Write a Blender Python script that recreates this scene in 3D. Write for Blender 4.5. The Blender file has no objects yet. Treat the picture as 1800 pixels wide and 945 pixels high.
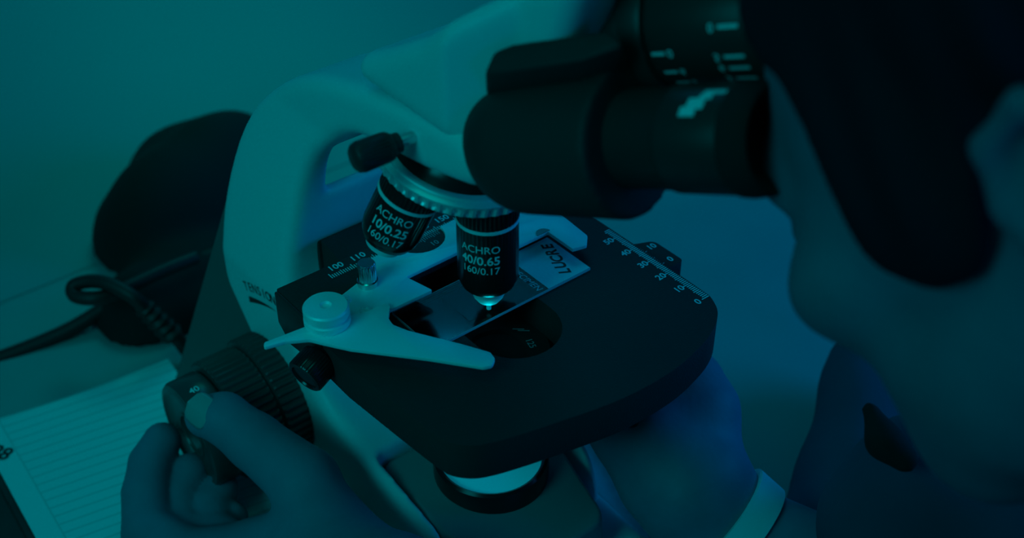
import bpy, bmesh, math, random
import numpy as np
from mathutils import Vector, Matrix
from mathutils.geometry import delaunay_2d_cdt
random.seed(4); rng = np.random.default_rng(7)
SC = bpy.context.scene
COL = SC.collection
MM = 0.001
# ------------------------------------------------------------------ camera
CAM = np.array([-220.5, -286.0, 427.6]); YAW = .890; PIT = .653; FPX = 2188.0
FW = np.array([math.cos(YAW)*math.cos(PIT), math.sin(YAW)*math.cos(PIT), -math.sin(PIT)])
RT = np.array([math.sin(YAW), -math.cos(YAW), 0.0]); UP = np.cross(RT, FW)
def P(px, py, d):                       # a point of the photograph at d millimetres of depth
    return CAM + d*(FW + RT*(px-900)/FPX - UP*(py-472.5)/FPX)
cam = bpy.data.cameras.new('camera'); cam_o = bpy.data.objects.new('camera', cam); COL.objects.link(cam_o)
m = Matrix([[RT[i], UP[i], -FW[i]] for i in range(3)]).to_4x4(); m.translation = Vector(CAM*MM)
cam_o.matrix_world = m
cam.sensor_width = 36; cam.lens = 36*FPX/1800; cam.clip_start = .01; cam.clip_end = 20
cam.dof.use_dof = True; cam.dof.focus_distance = .470; cam.dof.aperture_fstop = 7.2
SC.camera = cam_o
# ------------------------------------------------------------------ view, world, lights
SC.view_settings.view_transform = 'Standard'; SC.view_settings.look = 'None'
SC.view_settings.gamma = 1; SC.view_settings.use_curve_mapping = False; SC.view_settings.exposure = 0.0
W = bpy.data.worlds.new('room_light'); SC.world = W; W.use_nodes = True
nt = W.node_tree; nt.nodes.clear()
tc = nt.nodes.new('ShaderNodeTexCoord'); dot = nt.nodes.new('ShaderNodeVectorMath'); dot.operation = 'DOT_PRODUCT'
dot.inputs[1].default_value = (RT[0], RT[1], 0)
mr = nt.nodes.new('ShaderNodeMapRange'); mr.inputs[1].default_value = -.8; mr.inputs[2].default_value = .8
cr = nt.nodes.new('ShaderNodeValToRGB')
cr.color_ramp.elements[0].color = (0, .024, .028, 1); cr.color_ramp.elements[1].color = (0, .004, .020, 1)
e = cr.color_ramp.elements.new(.5); e.color = (0, .036, .054, 1)
bg = nt.nodes.new('ShaderNodeBackground'); bg.inputs[1].default_value = 1.0
wo = nt.nodes.new('ShaderNodeOutputWorld')
nt.links.new(tc.outputs['Generated'], dot.inputs[0]); nt.links.new(dot.outputs['Value'], mr.inputs[0])
nt.links.new(mr.outputs[0], cr.inputs[0]); nt.links.new(cr.outputs[0], bg.inputs[0]); nt.links.new(bg.outputs[0], wo.inputs[0])
def area(name, loc, target, size, power, color, spread=150):
    L = bpy.data.lights.new(name, 'AREA'); L.shape = 'DISK'; L.size = size; L.energy = power; L.color = color; L.spread = math.radians(spread)
    o = bpy.data.objects.new(name, L); COL.objects.link(o); o.location = Vector(loc)
    o.rotation_euler = (Vector(target)-Vector(loc)).to_track_quat('-Z', 'Y').to_euler(); return o
area('teal_fill', (-.70, -.12, .60), (-.03, .06, .13), .4, .15, (0, .95, 1.06), 62)  # unseen light added to give the left side its teal tint
area('wall_fill', (.13, .40, .36), (.16, .46, .03), .14, .13, (0, 1.0, .68))  # added light, out of view, brightens the middle of the backdrop
area('overhead_fill', (-.35, -.12, 1.15), (-.03, .05, .12), .4, .08, (0, 1.0, .8), 80)  # overhead fill added to lift the holder plate and other top faces
area('back_fill', (.40, .50, .75), (.05, -.05, .13), .4, .24, (0, .55, 1.0), 110)  # unseen fill added behind to brighten the slide label and stage
area('blue_fill', (.75, -.45, .34), (.15, -.02, .08), .5, 1.55, (0, .34, 1.0))  # added light that tints the right side blue, no visible source
area('side_fill', (.05, -.75, .28), (.08, -.06, .07), .4, .50, (0, .22, 1.0))  # low fill added near the camera to lift the right hand
# ------------------------------------------------------------------ materials
def mat(name, col, rough=.5, metal=0., bump=0., bscale=900., spec=.5, var=0., vscale=30., coat=0., trans=0., ior=1.45, emit=None):
    M = bpy.data.materials.new(name); M.use_nodes = True; N = M.node_tree; b = N.nodes['Principled BSDF']
    b.inputs['Base Color'].default_value = (*col, 1); b.inputs['Roughness'].default_value = rough
    b.inputs['Metallic'].default_value = metal; b.inputs['Specular IOR Level'].default_value = spec
    b.inputs['Coat Weight'].default_value = coat; b.inputs['Transmission Weight'].default_value = trans; b.inputs['IOR'].default_value = ior
    t = N.nodes.new('ShaderNodeTexCoord')
    if bump:
        n = N.nodes.new('ShaderNodeTexNoise'); n.inputs['Scale'].default_value = bscale; n.inputs['Detail'].default_value = 3
        bp = N.nodes.new('ShaderNodeBump'); bp.inputs['Strength'].default_value = bump; bp.inputs['Distance'].default_value = .0004
        N.links.new(t.outputs['Object'], n.inputs['Vector']); N.links.new(n.outputs['Fac'], bp.inputs['Height']); N.links.new(bp.outputs['Normal'], b.inputs['Normal'])
    if var:
        n = N.nodes.new('ShaderNodeTexNoise'); n.inputs['Scale'].default_value = vscale; n.inputs['Detail'].default_value = 4
        r = N.nodes.new('ShaderNodeValToRGB'); r.color_ramp.elements[0].position = .3; r.color_ramp.elements[1].position = .7
        r.color_ramp.elements[0].color = (*[c*(1-var) for c in col], 1); r.color_ramp.elements[1].color = (*[min(1, c*(1+var)) for c in col], 1)
        N.links.new(t.outputs['Object'], n.inputs['Vector']); N.links.new(n.outputs['Fac'], r.inputs[0]); N.links.new(r.outputs[0], b.inputs['Base Color'])
    return M
WHITE = mat('white_enamel', (.73,)*3, .38, bump=.04, bscale=700, spec=.35)
CRINKLE = mat('black_crinkle_paint', (.029,)*3, .6, bump=.5, bscale=1500, spec=.35)
BLACK = mat('black_plastic', (.03,)*3, .38, bump=.1, bscale=900, spec=.4)
GREYB = mat('charcoal_cover', (.12,)*3, .6, bump=.3, bscale=1200, spec=.3)
HOUSE = mat('dark_grey_housing', (.26,)*3, .45, bump=.2, bscale=900)
GLOSS = mat('black_lacquer', (.012,)*3, .22, spec=.5)
KNOBM = mat('black_rubber', (.06,)*3, .42, bump=.1, spec=.4)
FINEM = mat('smooth_dark_grey', (.06,)*3, .3, spec=.5)
STEEL = mat('brushed_steel', (.93,)*3, .5, metal=.2, bump=.1, bscale=1500)
CHROME = mat('chrome', (.75,)*3, .22, metal=1.)
TIPM = mat('satin_metal', (.9,)*3, .5, metal=.15)
RINGM = mat('ring_metal', (.8,)*3, .4, metal=.5)
INK = mat('white_ink', (.85,)*3, .7)
INKD = mat('dim_white_ink', (.42,)*3, .6)
DARKINK = mat('dark_ink', (.02,)*3, .6)
FROST = mat('frosted_glass_label', (.9,)*3, .7, bump=.2)
LENS = mat('lens_glass', (.5,)*3, .08, metal=.3)
DIFF = mat('lamp_lens', (.8,)*3, .15, coat=.5)
DIFF.node_tree.nodes['Principled BSDF'].inputs['Emission Color'].default_value = (0, .125, .175, 1); DIFF.node_tree.nodes['Principled BSDF'].inputs['Emission Strength'].default_value = .75
SKIN = mat('skin', (.20, .195, .265), .55, bump=.35, bscale=420, spec=.3, var=.12, vscale=45)  # blue cast of the light mixed into the skin colour
FACE = SKIN
NAIL = mat('nail', (.34,)*3, .3)
HAIR = mat('dark_hair', (.011, .010, .018), .75, spec=.2, bump=.8, bscale=160)  # bluish tint stands in for the blue light on the right
SHIRT = mat('grey_coat_fabric', (.075, .07, .12), .9, bump=.3, bscale=600, var=.2, vscale=14)  # blue of the lighting put into the fabric colour
BAND = mat('pale_wristband', (.8,)*3, .5, bump=.2)
BAGM = mat('black_cloth', (.012,)*3, .9, bump=.5, bscale=300)
WALLM = mat('pale_curtain_fabric', (.37,)*3, .9, bump=.15, bscale=400, var=.06, vscale=3)
DESKM = mat('pale_laminate', (.38,)*3, .5, bump=.05, var=.08, vscale=9)
CLOTHM = mat('white_cotton', (.66,)*3, .9, bump=.3, bscale=700)
CABLEM = mat('cable_rubber', (.02,)*3, .5)
CARD = mat('dark_card', (.04,)*3, .7, var=.4, vscale=20)
GLASS = bpy.data.materials.new('slide_glass'); GLASS.use_nodes = True
N = GLASS.node_tree; N.nodes.clear()
gt = N.nodes.new('ShaderNodeBsdfTransparent'); gt.inputs[0].default_value = (.9, .9, .9, 1)
gg = N.nodes.new('ShaderNodeBsdfGlossy'); gg.inputs['Roughness'].default_value = .06; gg.inputs[0].default_value = (.45,)*3+(1,)
gf = N.nodes.new('ShaderNodeFresnel'); gf.inputs[0].default_value = 1.32
mx = N.nodes.new('ShaderNodeMixShader'); go = N.nodes.new('ShaderNodeOutputMaterial')
N.links.new(gf.outputs[0], mx.inputs[0]); N.links.new(gt.outputs[0], mx.inputs[1]); N.links.new(gg.outputs[0], mx.inputs[2]); N.links.new(mx.outputs[0], go.inputs[0])
EDGE = mat('ground_glass_edge', (.6,)*3, .35)
# ruled paper: rules and a margin line printed on the sheet
PAPER = bpy.data.materials.new('ruled_paper'); PAPER.use_nodes = True
N = PAPER.node_tree; b = N.nodes['Principled BSDF']; b.inputs['Roughness'].default_value = .8
uv = N.nodes.new('ShaderNodeTexCoord'); sep = N.nodes.new('ShaderNodeSeparateXYZ'); N.links.new(uv.outputs['Object'], sep.inputs[0])
def mth(op, a, bb):
    n = N.nodes.new('ShaderNodeMath'); n.operation = op
    for i, v in enumerate((a, bb)):
        if hasattr(v, 'links'): N.links.new(v, n.inputs[i])
        else: n.inputs[i].default_value = v
    return n.outputs[0]
fr = mth('FRACT', mth('MULTIPLY', mth('ADD', mth('ADD', sep.outputs[1], 1.0), mth('MULTIPLY', sep.outputs[0], .15)), 1/.0058), 0)
ln = mth('LESS_THAN', fr, .17)
mg = mth('LESS_THAN', mth('ABSOLUTE', mth('SUBTRACT', sep.outputs[0], .0105), 0), .0004)
inside = mth('GREATER_THAN', sep.outputs[0], .0105)
k = mth('MAXIMUM', mth('MULTIPLY', ln, inside), mth('MULTIPLY', mg, 2.2))
mixn = N.nodes.new('ShaderNodeMix'); mixn.data_type = 'RGBA'; mixn.inputs[6].default_value = (.84,)*3+(1,); mixn.inputs[7].default_value = (.66,)*3+(1,)
N.links.new(k, mixn.inputs[0]); N.links.new(mixn.outputs[2], b.inputs['Base Color'])
# ------------------------------------------------------------------ object helpers
def link(name, me, material, parent=None, matrix=None, label=None):
    o = bpy.data.objects.new(name, me); COL.objects.link(o)
    if material: me.materials.append(material)
    if parent is not None:
        o.parent = parent; o.matrix_parent_inverse = Matrix.Identity(4)
        base = Matrix.Identity(4); q = parent
        while q: base = q.matrix_basis @ base; q = q.parent
        o.matrix_basis = base.inverted() @ (matrix or Matrix.Identity(4))
    elif matrix: o.matrix_basis = matrix
    if label: o['label'] = label
    return o
def tag(o, label, cat, group=None, kind=None):
    o['label'] = label; o['category'] = cat
    if group: o['group'] = group
    if kind: o['kind'] = kind
    return o
def empty(name, loc):
    o = bpy.data.objects.new(name, None); COL.objects.link(o); o.location = Vector(loc)*MM; o.empty_display_size = .02; return o
def mesh(name, V, F, smooth=35):
    me = bpy.data.meshes.new(name)
    V = np.asarray(V, float)*MM
    me.from_pydata([tuple(v) for v in V], [], [tuple(int(i) for i in f) for f in F]); me.validate()
    bm = bmesh.new(); bm.from_mesh(me); finish(bm, me, smooth); return me
def finish(bm, me, smooth=35, recalc=True):
    if recalc: bmesh.ops.recalc_face_normals(bm, faces=bm.faces)
    for f in bm.faces: f.smooth = smooth > 0
    if 0 < smooth < 180:
        a = math.radians(smooth)
        for e_ in bm.edges:
            if len(e_.link_faces) == 2 and e_.calc_face_angle(0) > a: e_.smooth = False
    bm.to_mesh(me); bm.free()
def bev(bm, w, seg=2, ang=30):
    es = [e_ for e_ in bm.edges if len(e_.link_faces) == 2 and e_.calc_face_angle(0) > math.radians(ang)]
    bmesh.ops.bevel(bm, geom=es, offset=w*MM, segments=seg, affect='EDGES', profile=.5, clamp_overlap=True)
AX = {'z': lambda a, b_, h: (a, b_, h), 'x': lambda a, b_, h: (h, a, b_), 'y': lambda a, b_, h: (a, h, b_)}
def prism(name, loops, h0, h1, axis='z', bevel=.4, seg=2, smooth=35):
    """extrude an outline with optional holes; loops[0] is the outline"""
    if not isinstance(loops[0][0], (tuple, list, np.ndarray)): loops = [loops]
    vs, fs, es = [], [], []
    for L in loops:
        s = len(vs); vs += [Vector((p[0], p[1])) for p in L]; es += [(s+i, s+(i+1) % len(L)) for i in range(len(L))]
        fs.append(list(range(s, s+len(L))))
    if len(loops) > 1:
        r = delaunay_2d_cdt(vs, es, [], 2, 1e-6); P2 = r[0]
        tri = []
        def inside_(pt, L):
            c = False; n = len(L)
            for i in range(n):
                x1, y1 = L[i][0], L[i][1]; x2, y2 = L[(i+1) % n][0], L[(i+1) % n][1]
                if (y1 > pt[1]) != (y2 > pt[1]) and pt[0] < (x2-x1)*(pt[1]-y1)/(y2-y1)+x1: c = not c
            return c
        for f in r[2]:
            cpt = sum((P2[i] for i in f), Vector((0, 0)))/len(f)
            if inside_(cpt, loops[0]) and not any(inside_(cpt, h) for h in loops[1:]): tri.append(f)
    else: P2, tri = vs, [fs[0]]
    bm = bmesh.new(); f3 = AX[axis]
    bv = [bm.verts.new(Vector(f3(p[0], p[1], h0))*MM) for p in P2]
    faces = [bm.faces.new([bv[i] for i in f]) for f in tri]
    ex = bmesh.ops.extrude_face_region(bm, geom=faces)
    d = Vector(f3(0, 0, h1-h0))*MM
    bmesh.ops.translate(bm, vec=d, verts=[v for v in ex['geom'] if isinstance(v, bmesh.types.BMVert)])
    bmesh.ops.recalc_face_normals(bm, faces=bm.faces)
    if bevel: bev(bm, bevel, seg)
    me = bpy.data.meshes.new(name); finish(bm, me, smooth); return me
def rpoly(pts, r, n=5):
    """round the corners of a polygon; r is one radius or a list"""
    out = []; N_ = len(pts)
    for i in range(N_):
        rr = r[i] if isinstance(r, (list, tuple)) else r
        p = np.array(pts[i], float); a = np.array(pts[i-1], float)-p; b_ = np.array(pts[(i+1) % N_], float)-p
        la, lb = np.linalg.norm(a), np.linalg.norm(b_); a /= la; b_ /= lb
        an = math.acos(max(-1, min(1, float(a@b_))))
        if rr <= 0 or an > 3.0: out.append(tuple(p)); continue
        t = min(rr/math.tan(an/2), .48*la, .48*lb)
        for j in range(n+1):
            s = j/n; out.append(tuple((1-s)**2*(p+a*t)+2*s*(1-s)*p+s*s*(p+b_*t)))
    return out
def box(name, lo, hi, bevel=.5, seg=2):
    return prism(name, [(lo[0], lo[1]), (hi[0], lo[1]), (hi[0], hi[1]), (lo[0], hi[1])], lo[2], hi[2], bevel=bevel, seg=seg)
def frame(origin, zdir, xhint=(1, 0, 0)):
    z = np.array(zdir, float); z /= np.linalg.norm(z); x = np.array(xhint, float); x -= z*(x@z); x /= np.linalg.norm(x); y = np.cross(z, x)
    return np.array(origin, float), x, y, z
def put(fr_, V):
    o, x, y, z = fr_; V = np.asarray(V, float)
    return o + V[:, :1]*x + V[:, 1:2]*y + V[:, 2:3]*z
def lathe(name, prof, fr_, seg=64, ribs=None, smooth=40, close=True):
    """prof = [(radius, height, ribbed)]; ribs = (count, depth)"""
    V, F = [], []
    if ribs: seg = ribs[0]*4
    for p in prof:
        for i in range(seg):
            a = 2*math.pi*i/seg; r = p[0]
            if ribs and len(p) > 2 and p[2]: r -= ribs[1]*(1 if i % 4 in (2, 3) else 0)
            V.append((r*math.cos(a), r*math.sin(a), p[1]))
    for j in range(len(prof)-1):
        for i in range(seg): F.append((j*seg+i, j*seg+(i+1) % seg, (j+1)*seg+(i+1) % seg, (j+1)*seg+i))
    if close:
        F.append(tuple(range(seg))[::-1]); F.append(tuple((len(prof)-1)*seg+i for i in range(seg)))
    return mesh(name, put(fr_, V), F, smooth)
def tube(name, pts, r, seg=14, cyc=False, sub=8):
    pts = [np.array(p, float) for p in pts]
    def cm(p0, p1, p2, p3, t): return .5*((2*p1)+(p2-p0)*t+(2*p0-5*p1+4*p2-p3)*t*t+(3*p1-p0-3*p2+p3)*t**3)
    Q = []; n = len(pts)
    for i in range(n-1):
        p0 = pts[max(0, i-1)]; p3 = pts[min(n-1, i+2)]
        for k_ in range(sub): Q.append(cm(p0, pts[i], pts[i+1], p3, k_/sub))
    Q.append(pts[-1]); V, F = [], []; u = np.array([0, 0, 1.])
    for i, q in enumerate(Q):
        t = Q[min(i+1, len(Q)-1)]-Q[max(i-1, 0)]; t /= np.linalg.norm(t)
        s = np.cross(t, u); s /= (np.linalg.norm(s)+1e-9); w = np.cross(s, t)
        rr = r(i/(len(Q)-1)) if callable(r) else r
        for j in range(seg):
            a = 2*math.pi*j/seg; V.append(q+rr*(math.cos(a)*s+math.sin(a)*w))
    for i in range(len(Q)-1):
        for j in range(seg): F.append((i*seg+j, i*seg+(j+1) % seg, (i+1)*seg+(j+1) % seg, (i+1)*seg+j))
    F.append(tuple(range(seg))); F.append(tuple((len(Q)-1)*seg+j for j in range(seg)))
    return mesh(name, V, F, 60)
# ---- flat lettering turned into thin meshes
def text2d(s, size, align='CENTER', bold=0., shear=0.):
    c = bpy.data.curves.new('lettering', 'FONT'); c.body = s; c.size = size; c.align_x = align; c.align_y = 'CENTER'; c.offset = bold; c.shear = shear; c.resolution_u = 4
    o = bpy.data.objects.new('lettering', c); COL.objects.link(o); bpy.context.view_layer.update()
    dg = bpy.context.evaluated_depsgraph_get(); me = o.evaluated_get(dg).to_mesh()
    V = np.array([v.co[:] for v in me.vertices]).reshape(-1, 3); F = [tuple(p.vertices) for p in me.polygons]
    o.evaluated_get(dg).to_mesh_clear(); bpy.data.objects.remove(o); bpy.data.curves.remove(c)
    return V, F
class Marks:
    def __init__(s): s.V = []; s.F = []
    def add(s, V, F):
        n = len(s.V); s.V += [tuple(v) for v in V]; s.F += [tuple(i+n for i in f) for f in F]
    def text(s, t, size, o, u, v, bold=0., shear=0., align='CENTER'):
        V, F = text2d(t, size, align, bold, shear); s.add(np.array(o)+V[:, :1]*np.array(u, float)+V[:, 1:2]*np.array(v, float), F)
    def bar(s, a, b_, w, nrm):
        a = np.array(a, float); b_ = np.array(b_, float); t = np.cross(b_-a, nrm); t = t/np.linalg.norm(t)*w/2
        s.add([a-t, b_-t, b_+t, a+t], [(0, 1, 2, 3)])
    def cyl(s, t, size, fr_, R, ang, h, bold=0., flip=1):
        """lettering wrapped round a barrel; reads along the circumference, letter tops towards -axis"""
        V, F = text2d(t, size, 'CENTER', bold); o, x, y, z = fr_
        a = ang+flip*V[:, 0]/R; hh = h-flip*V[:, 1]
        s.add(o+R*(np.cos(a)[:, None]*x+np.sin(a)[:, None]*y)+hh[:, None]*z, F)
    def build(s, name, material, parent, thick=.05, label=None):
        me = bpy.data.meshes.new(name); me.from_pydata([tuple(np.array(v)*MM) for v in s.V], [], s.F)
        o = link(name, me, material, parent, label=label); return o
# ---- smooth blended bodies
def cap(a, b_, ra, rb):
    a = np.array(a, float); b_ = np.array(b_, float); ab = b_-a; L2 = ab@ab
    def f(X):
        h = np.clip(((X-a)@ab)/L2, 0, 1); return np.linalg.norm(X-a-h[..., None]*ab, axis=-1)-(ra+(rb-ra)*h)
    f.box = (np.minimum(a-ra, b_-rb), np.maximum(a+ra, b_+rb)); return f
def ell(c, r, R=None):
    c = np.array(c, float); r = np.array(r, float); R = np.eye(3) if R is None else np.array(R)   # rows of R are the axes
    def f(X):
        q = (X-c)@R.T; k0 = np.linalg.norm(q/r, axis=-1); k1 = np.linalg.norm(q/r**2, axis=-1)+1e-9
        return k0*(k0-1)/k1
    m_ = r.max(); f.box = (c-m_, c+m_); return f
def smin(a, b_, k_):
    h = np.clip(.5+.5*(b_-a)/k_, 0, 1); return b_*(1-h)+a*h-k_*h*(1-h)
def blob(name, prims, step, extra=None, clip=None, smooth_it=1):
    """prims = [(op, fn, k)], op '+' joins, '-' carves"""
    lo = np.min([p[1].box[0] for p in prims if p[0] == '+'], axis=0)-2.5*step; hi = np.max([p[1].box[1] for p in prims if p[0] == '+'], axis=0)+2.5*step
    if clip: lo = np.maximum(lo, clip[0]); hi = np.minimum(hi, clip[1])
    n = np.ceil((hi-lo)/step).astype(int)+1
    ax = [lo[i]+step*np.arange(n[i]) for i in range(3)]
    D = np.full(n, 1e3)
    for op, f, k_ in prims:
        pad = (k_+3*step) if op == '+' else (k_+step)
        i0 = np.clip(np.floor((f.box[0]-pad-lo)/step).astype(int), 0, n-1); i1 = np.clip(np.ceil((f.box[1]+pad-lo)/step).astype(int)+1, 1, n)
        if np.any(i1 <= i0): continue
        sl = tuple(slice(i0[i], i1[i]) for i in range(3))
        G = np.stack(np.meshgrid(*[ax[i][sl[i]] for i in range(3)], indexing='ij'), -1); d = f(G)
        D[sl] = smin(D[sl], d, k_) if op == '+' else -smin(-D[sl], d, k_)
    if extra:
        G = np.stack(np.meshgrid(*ax, indexing='ij'), -1); D = D+extra(G)
    D[0], D[-1] = 1e3, 1e3; D[:, 0], D[:, -1] = 1e3, 1e3; D[:, :, 0], D[:, :, -1] = 1e3, 1e3
    return nets(D, lo, step)
def nets(D, lo, step):
    D = np.clip(D, -4*step, 4*step); n = D.shape; S = D < 0
    acc = np.zeros(tuple(k_-1 for k_ in n)+(3,)); cnt = np.zeros(tuple(k_-1 for k_ in n))
    E_ = {}
    for a in range(3):
        s0 = [slice(None)]*3; s1 = [slice(None)]*3; s0[a] = slice(0, -1); s1[a] = slice(1, None)
        A, B = D[tuple(s0)], D[tuple(s1)]; X = (A < 0) != (B < 0); E_[a] = (X, A < 0)
        with np.errstate(divide='ignore', invalid='ignore'): t = np.where(X, A/(A-B), 0)
        o = [i for i in range(3) if i != a]
        for du in (0, 1):
            for dv in (0, 1):
                sl = [None]*3; sl[a] = slice(None); sl[o[0]] = slice(du, n[o[0]]-1+du); sl[o[1]] = slice(dv, n[o[1]]-1+dv)
                x = X[tuple(sl)]; cnt += x
                acc[..., a] += np.where(x, t[tuple(sl)], 0); acc[..., o[0]] += du*x; acc[..., o[1]] += dv*x
    act = cnt > 0; idx = -np.ones(act.shape, int); idx[act] = np.arange(act.sum())
    ijk = np.argwhere(act); V = lo+step*(ijk+acc[act]/cnt[act][:, None])
    F = []
    for a in range(3):
        X, neg = E_[a]; o = [(a+1) % 3, (a+2) % 3]
        q = np.argwhere(X); q = q[(q[:, o[0]] > 0) & (q[:, o[1]] > 0) & (q[:, o[0]] < n[o[0]]-1) & (q[:, o[1]] < n[o[1]]-1)]
        ng = neg[tuple(q.T)]
        def at(du, dv):
            p = q.copy(); p[:, o[0]] -= du; p[:, o[1]] -= dv; return idx[tuple(p.T)]
        f = np.stack([at(1, 1), at(0, 1), at(0, 0), at(1, 0)], 1); f[~ng] = f[~ng][:, ::-1]; F.append(f)
    return V, np.concatenate(F)
def bmesh_of(name, VF, relax=2):
    V, F = VF
    if relax:       # light smoothing
        e_ = np.concatenate([F[:, [0, 1]], F[:, [1, 2]], F[:, [2, 3]], F[:, [3, 0]]])
        for _ in range(relax):
            S_ = np.zeros_like(V); c_ = np.zeros(len(V))
            np.add.at(S_, e_[:, 0], V[e_[:, 1]]); np.add.at(c_, e_[:, 0], 1); np.add.at(S_, e_[:, 1], V[e_[:, 0]]); np.add.at(c_, e_[:, 1], 1)
            V = V*.5+.5*S_/c_[:, None]
    me = bpy.data.meshes.new(name); V = V*MM
    me.vertices.add(len(V)); me.vertices.foreach_set('co', V.ravel())
    me.loops.add(F.size); me.loops.foreach_set('vertex_index', F.ravel().astype(np.int32))
    me.polygons.add(len(F)); me.polygons.foreach_set('loop_start', np.arange(0, F.size, 4, dtype=np.int32))
    me.update(); me.validate(); me.polygons.foreach_set('use_smooth', np.ones(len(me.polygons), bool)); me.update()
    return me
def poly_sdf(X, pts):
    pts = np.array(pts, float); d = np.full(X.shape[:-1], 1e9); s = np.ones(X.shape[:-1])
    for i in range(len(pts)):
        a, b_ = pts[i], pts[i-1]; e_ = b_-a; w = X-a
        t = np.clip((w@e_)/(e_@e_), 0, 1); d = np.minimum(d, ((w-t[..., None]*e_)**2).sum(-1))
        c1 = X[..., 1] >= a[1]; c2 = X[..., 1] < b_[1]; c3 = e_[0]*w[..., 1] > e_[1]*w[..., 0]
        s = np.where((c1 & c2 & c3) | (~c1 & ~c2 & ~c3), -s, s)
    return s*np.sqrt(d)
def slab(pts, wfun, r, ax='x'):
    """a rounded slab: outline pts in (y,z), half-thickness wfun(y,z)"""
    pts = np.array(pts, float)
    def f(X):
        c0, w = wfun(X[..., 1], X[..., 2])
        # distance in the profile plane only needs one slice
        d2 = poly_sdf(X[0, :, :, 1:], pts)[None]
        q0 = d2+r; q1 = np.abs(X[..., 0]-c0)-w+r
        q0, q1 = np.broadcast_arrays(q0, q1)
        return np.minimum(np.maximum(q0, q1), 0)+np.sqrt(np.maximum(q0, 0)**2+np.maximum(q1, 0)**2)-r
    f.box = (np.array([-48, pts[:, 0].min(), pts[:, 1].min()]), np.array([48, pts[:, 0].max(), pts[:, 1].max()])); return f
def boxf(lo, hi, r=2):
    lo = np.array(lo, float); hi = np.array(hi, float); c = (lo+hi)/2; h = (hi-lo)/2-r
    def f(X):
        q = np.abs(X-c)-h; return np.linalg.norm(np.maximum(q, 0), axis=-1)+np.minimum(q.max(-1), 0)-r
    f.box = (lo, hi); return f
def arc(cx, cy, r, a0, a1, n=12): return [(cx+r*math.cos(math.radians(a0+(a1-a0)*i/n)), cy+r*math.sin(math.radians(a0+(a1-a0)*i/n))) for i in range(n+1)]

# ================================================================== setting
def cove(name, x0, x1, material):
    """a pale cloth backdrop that hangs down and sweeps forward onto the desk"""
    prof = [(300, .6), (340, .7), (380, 1)]+[(380+260*math.sin(a), 1+260*(1-math.cos(a))) for a in np.linspace(.08, math.pi/2, 20)]+[(640, 420), (640, 650), (640, 900)]
    V, F = [], []; nx = 200; n = len(prof)
    for i in range(nx+1):
        x = x0+(x1-x0)*i/nx; s_ = min(1, max(0, (x+40)/120)); w = s_*5*(math.sin(x*.021)+.6*math.sin(x*.047+1.3))
        for y, z in prof: V.append((x, y+w*min(1, z/200), z))
        for y, z in prof: V.append((x, y+8+w*min(1, z/200), z-.5 if z < 5 else z))
    for i in range(nx):
        for j in range(n-1):
            a = i*2*n+j; b_ = a+2*n; F += [(a, b_, b_+1, a+1), (a+n, a+n+1, b_+n+1, b_+n)]
    return link(name, mesh(name, V, F, 80), material)
wl = cove('wall_back', -900, 1500, WALLM); wl['kind'] = 'structure'
fl = link('floor', box('floor', (-1500, -900, -720), (1900, 700, -700), 0), DESKM); fl['kind'] = 'structure'
desk = empty('desk', (0, 100, 0)); tag(desk, 'pale laminate desk top under the microscope and notebook', 'desk')
link('desk_top', box('desk_top', (-700, -330, -28), (900, 640, 0), 3), DESKM, desk)
for x_ in (-660, 860):
    for y_ in (-290, 600): link('leg', box('leg', (x_-20, y_-20, -700), (x_+20, y_+20, -28), 2), DESKM, desk)

# ================================================================== microscope
MARK_SIGN = 1
MS = empty('microscope', (0, 60, 0)); tag(MS, 'white and black binocular laboratory microscope standing on the desk', 'microscope')
def smooth_closed(pts, keep, it=2):
    """corner cutting; corners listed in keep stay sharp"""
    for _ in range(it):
        out, kp = [], []
        for i in range(len(pts)):
            p, q = pts[i], pts[(i+1) % len(pts)]
            if i in keep: kp.append(len(out)); out.append(p)
            else: out.append((.75*p[0]+.25*q[0], .75*p[1]+.25*q[1]))
            out.append((.25*p[0]+.75*q[0], .25*p[1]+.75*q[1]))
        pts, keep = out, kp
    return pts
ARM = [(140, 0), (143, 105), (137, 138), (123, 171), (102, 192), (74, 209), (45, 217), (20, 222), (-10, 227), (-31, 226), (-33, 212), (-10, 206), (12, 202), (27, 201), (45, 197), (61, 186), (73, 173), (79, 157), (82, 138), (85, 115), (80, 90), (72, 73), (60, 62), (40, 56), (0, 50), (-20, 46), (-30, 0)]
ARM = smooth_closed(ARM, [0, 26])
def armw(y, z):
    t = np.clip((190-z)/90, 0, 1); n_ = np.clip((z-150)/30, 0, 1)*np.clip((y-5)/30, 0, 1)
    return -8*n_+0*t, 27+15*t-8*n_
def tunnel(X):
    d2 = poly_sdf(X[0, :, :, 1:], [(66, 153), (84, 152), (165, 86), (230, 86), (230, 178), (66, 178)])[None]; q1 = np.abs(X[..., 0]-20)-38
    d2, q1 = np.broadcast_arrays(d2, q1); return np.maximum(d2, q1)
tunnel.box = (np.array([-18., 66, 86]), np.array([58., 230, 178]))
arm_p = [('+', slab(ARM, armw, 6), 1), ('-', tunnel, 4), ('-', boxf((-36.5, -90, 17), (36.5, 31, 90), 3), 2)]
arm = link('arm', bmesh_of('arm', blob('arm', arm_p, 1.6)), WHITE, MS)
link('base', bmesh_of('base', blob('base', [('+', slab([(160, 0), (160, 26), (110, 30), (30, 26), (-62, 20), (-70, 14), (-70, 0)], lambda y, z: (0*y, 44+0*y), 7), 1)], 2)), WHITE, MS)
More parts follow.
